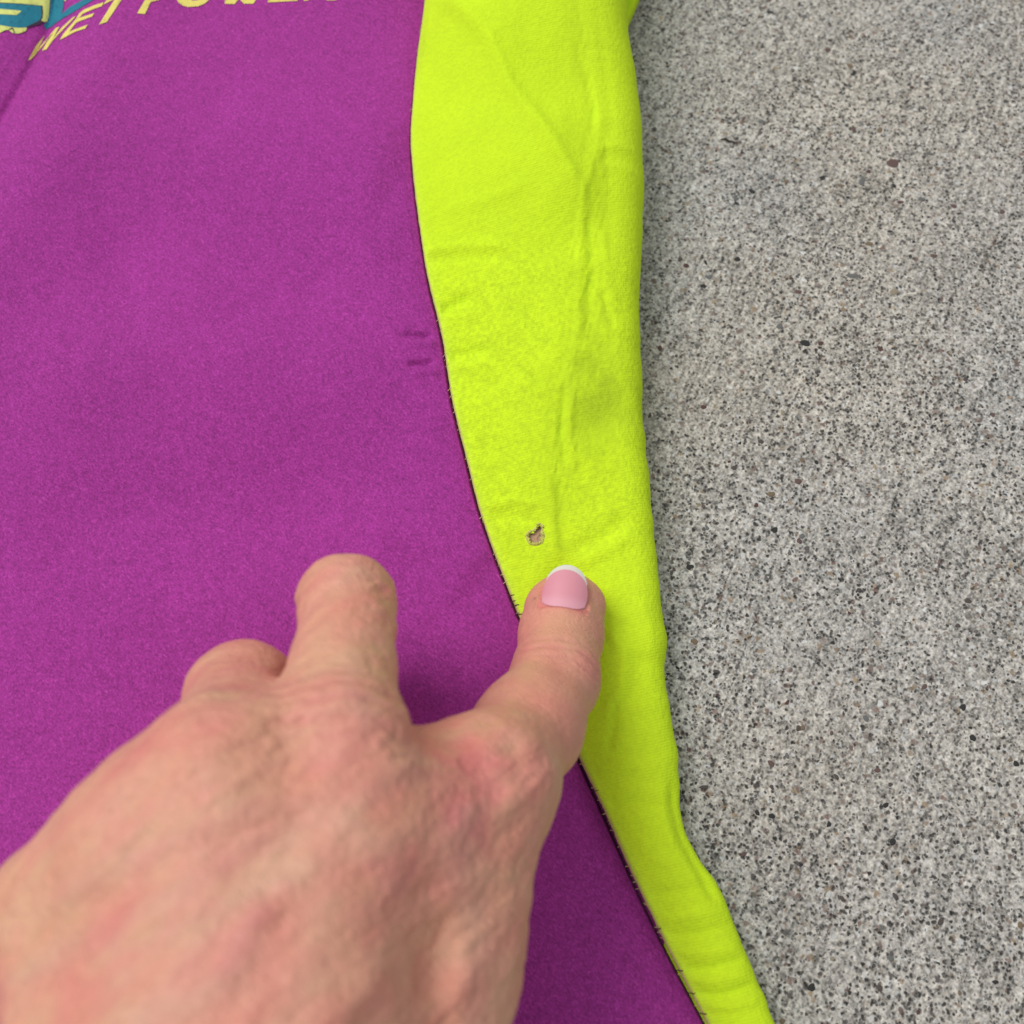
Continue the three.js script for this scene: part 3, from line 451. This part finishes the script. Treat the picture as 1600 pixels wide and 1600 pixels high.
// relief of the skin: tendons and veins (tubes just under the skin), creases over joints
const axis = (a, b) => b.clone().sub(a).normalize();
const skinLines = [];                                            // {pts, a (mm, + is proud), w (mm)}
const onBack = (l, h) => l.map(([px, py]) => J(px, py, h));
const skin = (pts, a, w) => { for (let i = 1; i < pts.length; i++) skinLines.push({ ax: pts[i - 1].x, az: pts[i - 1].z, dx: pts[i].x - pts[i - 1].x, dz: pts[i].z - pts[i - 1].z, a, w, lo: a < 0 ? 35 : 35 }); };
skin(onBack([[530, 1190], [545, 1300], [520, 1450], [470, 1700]], 98), 0.4, 3.6);      // tendons fanning from the wrist
skin(onBack([[350, 1240], [330, 1400], [320, 1700]], 101), 0.35, 3.6);
skin(onBack([[225, 1320], [220, 1450], [225, 1700]], 98), 0.3, 3);
skin(onBack([[640, 1190], [560, 1255], [430, 1320], [300, 1400], [150, 1470], [0, 1540]], 96), 0.55, 2.6);   // veins across the back
skin(onBack([[600, 1330], [520, 1345], [400, 1400], [330, 1440], [200, 1480]], 99), 0.5, 2.6);
skin(onBack([[480, 1260], [380, 1280], [250, 1340], [120, 1400]], 97), 0.5, 2.6);
skin(onBack([[560, 1290], [590, 1330], [640, 1420], [620, 1600]], 92), 0.5, 2.6);
skin(onBack([[420, 1420], [380, 1520], [250, 1600]], 101), 0.8, 2.8);
skin(onBack([[735, 1290], [742, 1400], [740, 1600]], 66), 0.8, 3.4);                    // thumb tendon
skin(onBack([[655, 1470], [655, 1560], [650, 1700]], 80), -2.0, 5.5);                   // hollow beside it
skin(onBack([[572, 1035], [583, 1085], [606, 1128]], 80), -0.8, 2.2); skin(onBack([[560, 1050], [568, 1100], [585, 1140]], 82), 0.5, 2.2); skin(onBack([[770, 1165], [800, 1195], [815, 1240]], 48), -0.6, 2);
const thA = axis(K.thIP, K.thTipA.clone().lerp(K.thTipB, 0.5)), thP = axis(K.thMCP, K.thIP), ixA = axis(K.ixMCP, K.ixPIP);
function lines(x, y, z) {
  let s = 0;
  if (y > 35) for (const l of skinLines) { const px = x - l.ax, pz = z - l.az, t = clamp((px * l.dx + pz * l.dz) / (l.dx * l.dx + l.dz * l.dz)), d2 = (px - t * l.dx) ** 2 + (pz - t * l.dz) ** 2, w2 = l.w * l.w; if (d2 < 9 * w2) { const v = l.a * Math.exp(-d2 / w2); s = l.a > 0 ? Math.max(s, v) : s + v; } }
  return s;
}
const crease = (c, a, offs, x, y, z, R) => {                      // transverse folds over a joint, on its back only
  const dx = x - c.x, dy = y - c.y, dz = z - c.z, d2 = dx * dx + dy * dy + dz * dz; if (d2 > R * R) return 0;
  const t = dx * a.x + dy * a.y + dz * a.z, wob = 0.7 * vn3(x / 3.2, y / 3.2, z / 3.2) + 0.25 * vn3(x, y, z); let s = 0;
  for (const [o, amp, w] of offs) s -= amp * Math.exp(-(((t - o + wob) / w) ** 2));
  return s * sst(R, R * 0.6, Math.sqrt(d2)) * sst(-2, 4, dy);
};
const streak = (x, y, z, f) => { const a = 0.80 * x - 0.60 * z, b = 0.60 * x + 0.80 * z; return vn3(a / (9 * f) + 11, b / (2.8 * f), y / (5 * f)); };   // grain of the back of the hand, across the tendons
function creases(x, y, z) {
  let s = 0;
  s += crease(K.thIP, thA, [[2.8, 0.42, 0.7], [0.2, 0.6, 0.75], [-2.6, 0.5, 0.8], [-4.6, 0.3, 0.6], [5.4, 0.24, 0.5]], x, y, z, 13);
  s += crease(K.thMid, thA, [[1.5, 0.26, 0.5], [3.2, 0.24, 0.5], [-0.6, 0.2, 0.5], [5, 0.18, 0.5]], x, y, z, 11);
  s += crease(K.thMCP, thP, [[3.2, 0.3, 0.9], [-3.4, 0.34, 0.9], [-6.5, 0.25, 0.8], [7, 0.3, 0.9]], x, y, z, 15);
  s += crease(K.ixPIP, ixA, [[7.5, 0.24, 0.6], [5.6, 0.26, 0.6], [0.5, 0.18, 0.7], [-3, 0.14, 0.6]], x, y, z, 13);
  s += crease(K.ixMCP, ixA, [[6, 0.34, 0.9], [3, 0.4, 0.9], [-0.5, 0.4, 1], [-4, 0.36, 1], [-7, 0.25, 0.9]], x, y, z, 17);
  s += crease(K.mdMCP, axis(K.mdMCP, K.mdPIP), [[4, 0.34, 0.9], [0.5, 0.38, 1], [-3, 0.3, 1]], x, y, z, 16);
  return s;
}
function relief(x, y, z) {
  const bk = sst(45, 75, y);
  let s = lines(x, y, z) * (0.65 + 0.5 * vn3(x / 8, y / 8 + 3, z / 8)) + bk * (0.42 * streak(x, y, z, 1.3) + 0.16 * streak(x + 9, y, z, 0.55) - 0.22 * Math.abs(streak(x, y + 9, z, 0.4)) - 0.14 * Math.abs(vn3(x / 1.9, y / 1.9, z / 1.9))) + 0.10 * vn3(x / 5, y / 5, z / 5) + 0.05 * vn3(x / 1.6, y / 1.6, z / 1.6) + 0.5 * vn3(x / 11 + 5, y / 11, z / 11);
  s += creases(x, y, z);
  return s;
}
// the nail: local frame on the thumb tip
function sound(px, py) { const o = camera.position.clone().multiplyScalar(1000), d = J(px, py, 0).sub(o).normalize(); let t = 150; for (let i = 0; i < 60; i++) t += 0.8 * body(o.x + d.x * t, o.y + d.y * t, o.z + d.z * t); return o.addScaledVector(d, t); }
const nailN = new THREE.Vector3(), nailA = new THREE.Vector3(), nailB = new THREE.Vector3(), nailRoot = sound(879, 949), nailFront = sound(884, 915), nailC = nailRoot.clone();
{ nailA.copy(nailFront).sub(nailRoot); nailA.y = -0.24 * Math.hypot(nailA.x, nailA.z); nailA.normalize(); nailB.copy(K.thTipB).sub(K.thTipA).normalize(); nailB.addScaledVector(nailA, -nailB.dot(nailA)).normalize(); nailN.crossVectors(nailB, nailA).normalize(); if (nailN.y < 0) nailN.negate(); nailC.addScaledVector(nailA, 5.4).addScaledVector(nailN, 0.15); console.log('nail', nailRoot.toArray().map((v) => v.toFixed(1)).join(), nailFront.toArray().map((v) => v.toFixed(1)).join(), nailN.toArray().map((v) => v.toFixed(2)).join()); }
const NW = 5.3, NL = 5.1, NR = 7.6;                               // half width, half length, curvature (mm)
const nailDrop = (u) => NR - Math.sqrt(NR * NR - u * u * NW * NW);
function skinSDF(x, y, z) {
  let d = body(x, y, z) - relief(x, y, z);
  const dx = x - nailC.x, dy = y - nailC.y, dz = z - nailC.z;
  if (dx * dx + dy * dy + dz * dz < 200) {                        // nail bed: flesh kept under the plate, a soft fold standing round it
    const u = (dx * nailB.x + dy * nailB.y + dz * nailB.z) / NW, v = (dx * nailA.x + dy * nailA.y + dz * nailA.z) / NL, n = dx * nailN.x + dy * nailN.y + dz * nailN.z;
    const inside = sst(1.16, 1.0, Math.abs(u)) * sst(-1.22, -1.02, v);
    const bed = n + nailDrop(clamp(u, -1.1, 1.1)) + 0.3;           // > 0 above the bed
    if (inside > 0) d = mix(d, Math.max(d, bed), inside);
    const au = Math.abs(u), q = Math.hypot(Math.max(0, au - 0.9), Math.max(0, -v - 0.85)), fold = Math.exp(-(((q - 0.26) / 0.13) ** 2)) * sst(0.45, -0.3, v); if (n > -4.5) d -= 0.3 * fold;
  }
  return d;
}
function meshHand() {
  const H = 0.8, lo = new THREE.Vector3(1e9, 1e9, 1e9), hi = new THREE.Vector3(-1e9, -1e9, -1e9);
  for (const b of bones) { const r = Math.max(b.ra, b.rb) + 3; lo.min(tmpV.set(Math.min(b.ax, b.ax + b.dx) - r, Math.min(b.ay, b.ay + b.dy) - r, Math.min(b.az, b.az + b.dz) - r)); hi.max(tmpV.set(Math.max(b.ax, b.ax + b.dx) + r, Math.max(b.ay, b.ay + b.dy) + r, Math.max(b.az, b.az + b.dz) + r)); }
  const C = 8, nx = Math.ceil((hi.x - lo.x) / H / C) * C + 1, ny = Math.ceil((hi.y - lo.y) / H / C) * C + 1, nz = Math.ceil((hi.z - lo.z) / H / C) * C + 1;
  const F = new Float32Array(nx * ny * nz).fill(9), id = (i, j, k) => (k * ny + j) * nx + i, reach = C * H * 0.9 + 2.2;
  for (let k = 0; k < nz; k += C) for (let j = 0; j < ny; j += C) for (let i = 0; i < nx; i += C) {
    const d = body(lo.x + (i + C / 2) * H, lo.y + (j + C / 2) * H, lo.z + (k + C / 2) * H), near = Math.abs(d) < reach;
    for (let c = k; c < Math.min(nz, k + C); c++) for (let b = j; b < Math.min(ny, j + C); b++) for (let a = i; a < Math.min(nx, i + C); a++) F[id(a, b, c)] = near ? skinSDF(lo.x + a * H, lo.y + b * H, lo.z + c * H) : d;
  }
  const V = new Int32Array(nx * ny * nz).fill(-1), P = [], I = [];
  for (let k = 0; k < nz - 1; k++) for (let j = 0; j < ny - 1; j++) for (let i = 0; i < nx - 1; i++) {
    let m = 0, sx = 0, sy = 0, sz = 0, n = 0; const f = [];
    for (let c = 0; c < 8; c++) { const v = F[id(i + (c & 1), j + ((c >> 1) & 1), k + (c >> 2))]; f.push(v); if (v < 0) m |= 1 << c; }
    if (m === 0 || m === 255) continue;
    for (let c = 0; c < 8; c++) for (let b = 0; b < 3; b++) { const e = c | (1 << b); if (e === c || ((m >> c) & 1) === ((m >> e) & 1)) continue; const t = f[c] / (f[c] - f[e]); sx += (c & 1) + (b === 0 ? t : 0); sy += ((c >> 1) & 1) + (b === 1 ? t : 0); sz += (c >> 2) + (b === 2 ? t : 0); n++; }
    V[id(i, j, k)] = P.length / 3; P.push(lo.x + (i + sx / n) * H, lo.y + (j + sy / n) * H, lo.z + (k + sz / n) * H);
  }
  const quad = (a, b, c, d, fl) => { if (a < 0 || b < 0 || c < 0 || d < 0) return; if (fl) I.push(a, c, b, a, d, c); else I.push(a, b, c, a, c, d); };
  for (let k = 1; k < nz - 1; k++) for (let j = 1; j < ny - 1; j++) for (let i = 1; i < nx - 1; i++) {
    const s = F[id(i, j, k)] < 0;
    if (s !== F[id(i + 1, j, k)] < 0) quad(V[id(i, j - 1, k - 1)], V[id(i, j, k - 1)], V[id(i, j, k)], V[id(i, j - 1, k)], !s);
    if (s !== F[id(i, j + 1, k)] < 0) quad(V[id(i - 1, j, k - 1)], V[id(i - 1, j, k)], V[id(i, j, k)], V[id(i, j, k - 1)], !s);
    if (s !== F[id(i, j, k + 1)] < 0) quad(V[id(i - 1, j - 1, k)], V[id(i, j - 1, k)], V[id(i, j, k)], V[id(i - 1, j, k)], !s);
  }
  // pull the vertices on to the surface, then normals and colour from the same field
  const n = P.length / 3, N = new Float32Array(n * 3), Co = new Float32Array(n * 3), e = 0.22;
  const red = [[sound(520, 1125), 7, 0.15], [sound(728, 1205), 10, 1.05], [sound(690, 1170), 5, 0.4], [sound(700, 1270), 7, 0.35], [sound(320, 1140), 6, 0.45], [sound(400, 1045), 7, 0.5], [sound(340, 1260), 9, 0.2], [K.ixPIP, 12, 0.2], [K.thIP, 9, 0.35], [K.thTipA, 9, 0.3], [K.thTipB, 9, 0.3], [K.rgMCP, 11, 0.35], [J(400, 1480, 104), 14, 0.3], [J(180, 1590, 102), 14, 0.15]];
  const pale = [[sound(450, 1355), 4, 0.6], [sound(400, 1375), 4, 0.4], [sound(550, 1297), 3.5, 0.6], [sound(565, 895), 6, 0.5], [sound(770, 1230), 4, 0.4], [K.thIP.clone().addScaledVector(thA, 4.5), 6, 0.5], [J(500, 1060, 84), 8, 0.25]];
  const mole = J(835, 938, 26);
  for (let v = 0; v < n; v++) {
    let x = P[v * 3], y = P[v * 3 + 1], z = P[v * 3 + 2];
    let gx = 0, gy = 0, gz = 0;
    for (let it = 0; it < 2; it++) {
      const d0 = skinSDF(x, y, z); gx = skinSDF(x + e, y, z) - skinSDF(x - e, y, z); gy = skinSDF(x, y + e, z) - skinSDF(x, y - e, z); gz = skinSDF(x, y, z + e) - skinSDF(x, y, z - e);
      const l = Math.hypot(gx, gy, gz) || 1; gx /= l; gy /= l; gz /= l; if (it === 0) { const s = clamp(d0, -0.4, 0.4); x -= gx * s; y -= gy * s; z -= gz * s; }
    }
    P[v * 3] = x; P[v * 3 + 1] = y; P[v * 3 + 2] = z; N[v * 3] = gx; N[v * 3 + 1] = gy; N[v * 3 + 2] = gz;
    const bk = sst(45, 75, y); let r = 0.36 * vn3(x / 9 + 2, y / 9, z / 9) + 0.2 * vn3(x / 3.1, y / 3.1, z / 3.1) + bk * 0.35 * streak(x + 40, y, z, 1) + 0.12 * bk * streak(x, y + 20, z, 0.4), w = 0.2 * vn3(x / 7 + 30, y / 7, z / 7) + bk * 0.3 * streak(x + 80, y, z, 1.2);
    for (const [c, R, a] of red) { const d2 = (x - c.x) ** 2 + (y - c.y) ** 2 + (z - c.z) ** 2; if (d2 < R * R * 5) r += a * Math.exp(-d2 / (R * R)) * (0.8 + 0.5 * vn3(x / 2.6, y / 2.6, z / 2.6)); }
    for (const [c, R, a] of pale) { const d2 = (x - c.x) ** 2 + (y - c.y) ** 2 + (z - c.z) ** 2; if (d2 < R * R * 5) w += a * Math.exp(-d2 / (R * R)); }
    { const dx = x - nailC.x, dy = y - nailC.y, dz = z - nailC.z; if (dx * dx + dy * dy + dz * dz < 120) { const u = Math.abs((dx * nailB.x + dy * nailB.y + dz * nailB.z) / NW), v2 = (dx * nailA.x + dy * nailA.y + dz * nailA.z) / NL, q = Math.hypot(Math.max(0, u - 0.9), Math.max(0, -v2 - 0.9)); r += 0.9 * Math.exp(-Math.pow((q - 0.12) / 0.14, 2)) * sst(0.7, 0.2, v2); } }
    const vein = clamp(lines(x, y, z) * 0.9), k = 1 + 0.05 * vn3(x / 1.3, y / 1.3, z / 1.3), md = Math.exp(-(((x - mole.x) ** 2 + (z - mole.z) ** 2) / 0.16));
    r = clamp(r, -0.4, 1); w = clamp(w, -0.2, 1);
    const cr = -creases(x, y, z); r = clamp(r + 0.7 * cr, -0.4, 1.3); let R = 0.70 + 0.02 * r - 0.14 * cr, G = 0.322 - 0.092 * r - 0.06 * cr, B = 0.220 - 0.018 * r - 0.03 * cr;
    R += w * 0.01; G += w * 0.08; B += w * 0.05; R -= 0.07 * vein; G -= 0.012 * vein; B += 0.010 * vein;
    Co[v * 3] = R * k * (1 - 0.6 * md); Co[v * 3 + 1] = G * k * (1 - 0.6 * md); Co[v * 3 + 2] = B * k * (1 - 0.6 * md);
  }
  const g = new THREE.BufferGeometry(), PF = new Float32Array(P.map((q) => q * MM)), U = new Float32Array(n * 2); for (let v = 0; v < n; v++) { U[v * 2] = PF[v * 3] / 0.06; U[v * 2 + 1] = (PF[v * 3 + 2] + PF[v * 3 + 1] * 0.6) / 0.06; }
  g.setAttribute('position', new THREE.BufferAttribute(PF, 3)); g.setAttribute('normal', new THREE.BufferAttribute(N, 3)); g.setAttribute('color', new THREE.BufferAttribute(Co, 3)); g.setAttribute('uv', new THREE.BufferAttribute(U, 2)); g.setIndex(I);
  console.log('hand', n, 'vertices', [nx, ny, nz].join('x'));
  return g;
}
const poreBump = texture(1024, (i, j, o) => { const x = i / 1024 * 60, y = j / 1024 * 60, a = Math.abs(vn2(x * 0.9 + y * 0.5, y * 1.0 - x * 0.4)), b = Math.abs(vn2(x * 1.1 - y * 0.6 + 40, y * 1.0 + x * 0.4)); o[0] = 0.35 + 0.5 * Math.min(1, 2.2 * Math.min(a, b) + 0.25) + 0.1 * vn2(x * 4, y * 4); }, false);
const skinMat = new THREE.MeshPhysicalMaterial({ color: 0xffffff, vertexColors: true, roughness: 0.52, specularIntensity: 0.7, bumpMap: poreBump, bumpScale: 0.00022, sheen: 0.15, sheenColor: new THREE.Color(1, 0.55, 0.42), sheenRoughness: 0.5, name: 'skin' });
const person = new THREE.Group(); person.name = 'person'; scene.add(person);
person.userData = { label: 'bare hand and wrist reaching in from below, one fingertip pressed on the yellow panel', category: 'person' };
part('hand', meshHand(), skinMat, person);
{
  // plate of the nail and its free edge, curved across and slightly along; ends in the flesh at the root
  const shape = (s, t, up) => {                                  // s -1..1 across, t 0 root .. 1 tip
    const v = mix(-1.06, 1.22, t), c = 1 - 0.10 * sst(0.45, 1, t) - 0.05 * sst(0.3, 0, t), u = s * c;
    const vv = v - 0.92 * (1 - Math.sqrt(1 - 0.95 * s * s)) * Math.pow(t, 1.6) + 0.34 * s * s * s * s * Math.pow(1 - t, 2);
    return nailC.clone().addScaledVector(nailB, u * NW).addScaledVector(nailA, vv * NL).addScaledVector(nailN, up - nailDrop(u) - 0.35 * Math.pow(Math.max(0, vv), 2)).multiplyScalar(MM);
  };
  const split = (s) => 0.878 - 0.012 * s - 0.01 * s * s;
  const plate = (t0, t1, up, tint) => { const top = grid(33, 33, (i, j) => { const s = i / 16 - 1, t = mix(t0(s), t1(s), 1 - j / 32), p = shape(s, t, up); return [p.x, p.y, p.z, s, t]; }), bot = grid(33, 33, (i, j) => { const s = 1 - i / 16, t = mix(t0(s), t1(s), 1 - j / 32), p = shape(s, t, up - 0.35); return [p.x, p.y, p.z, s, t]; });
    const rim = []; const path = []; for (let i = 0; i <= 32; i++) path.push([i / 16 - 1, 1]); const g = grid(33, 2, (i, j) => { const s = i / 16 - 1, p = shape(s, t1(s), up - (j ? 0 : 0.35)); return [p.x, p.y, p.z, s, 1]; }); const all = mergeGeometries([top, bot, g]), uv = all.attributes.uv, c = new Float32Array(uv.count * 3); for (let i = 0; i < uv.count; i++) { const t = uv.getY(i), q = sst(0.34, 0.08, t) * 0.55 + 0.12 * sst(0.6, 1, t); c[i * 3] = mix(1, 1.12, q); c[i * 3 + 1] = mix(1, 1.45, q); c[i * 3 + 2] = mix(1, 1.4, q); } if (tint) all.setAttribute('color', new THREE.BufferAttribute(c, 3)); return all; };
  const nail = part('nail', plate(() => 0, (s) => split(s), 0.12, true), new THREE.MeshPhysicalMaterial({ color: new THREE.Color().setRGB(0.72, 0.285, 0.345), vertexColors: true, roughness: 0.38, clearcoat: 0.6, clearcoatRoughness: 0.2, name: 'nail' }), person, 'glossy pink nail');
  part('nail_edge', plate(split, () => 1, 0.12), new THREE.MeshPhysicalMaterial({ color: new THREE.Color().setRGB(0.72, 0.70, 0.60), roughness: 0.4, clearcoat: 0.3, name: 'nail edge' }), nail, 'white free edge of the nail');
}
renderer.render(scene, camera);
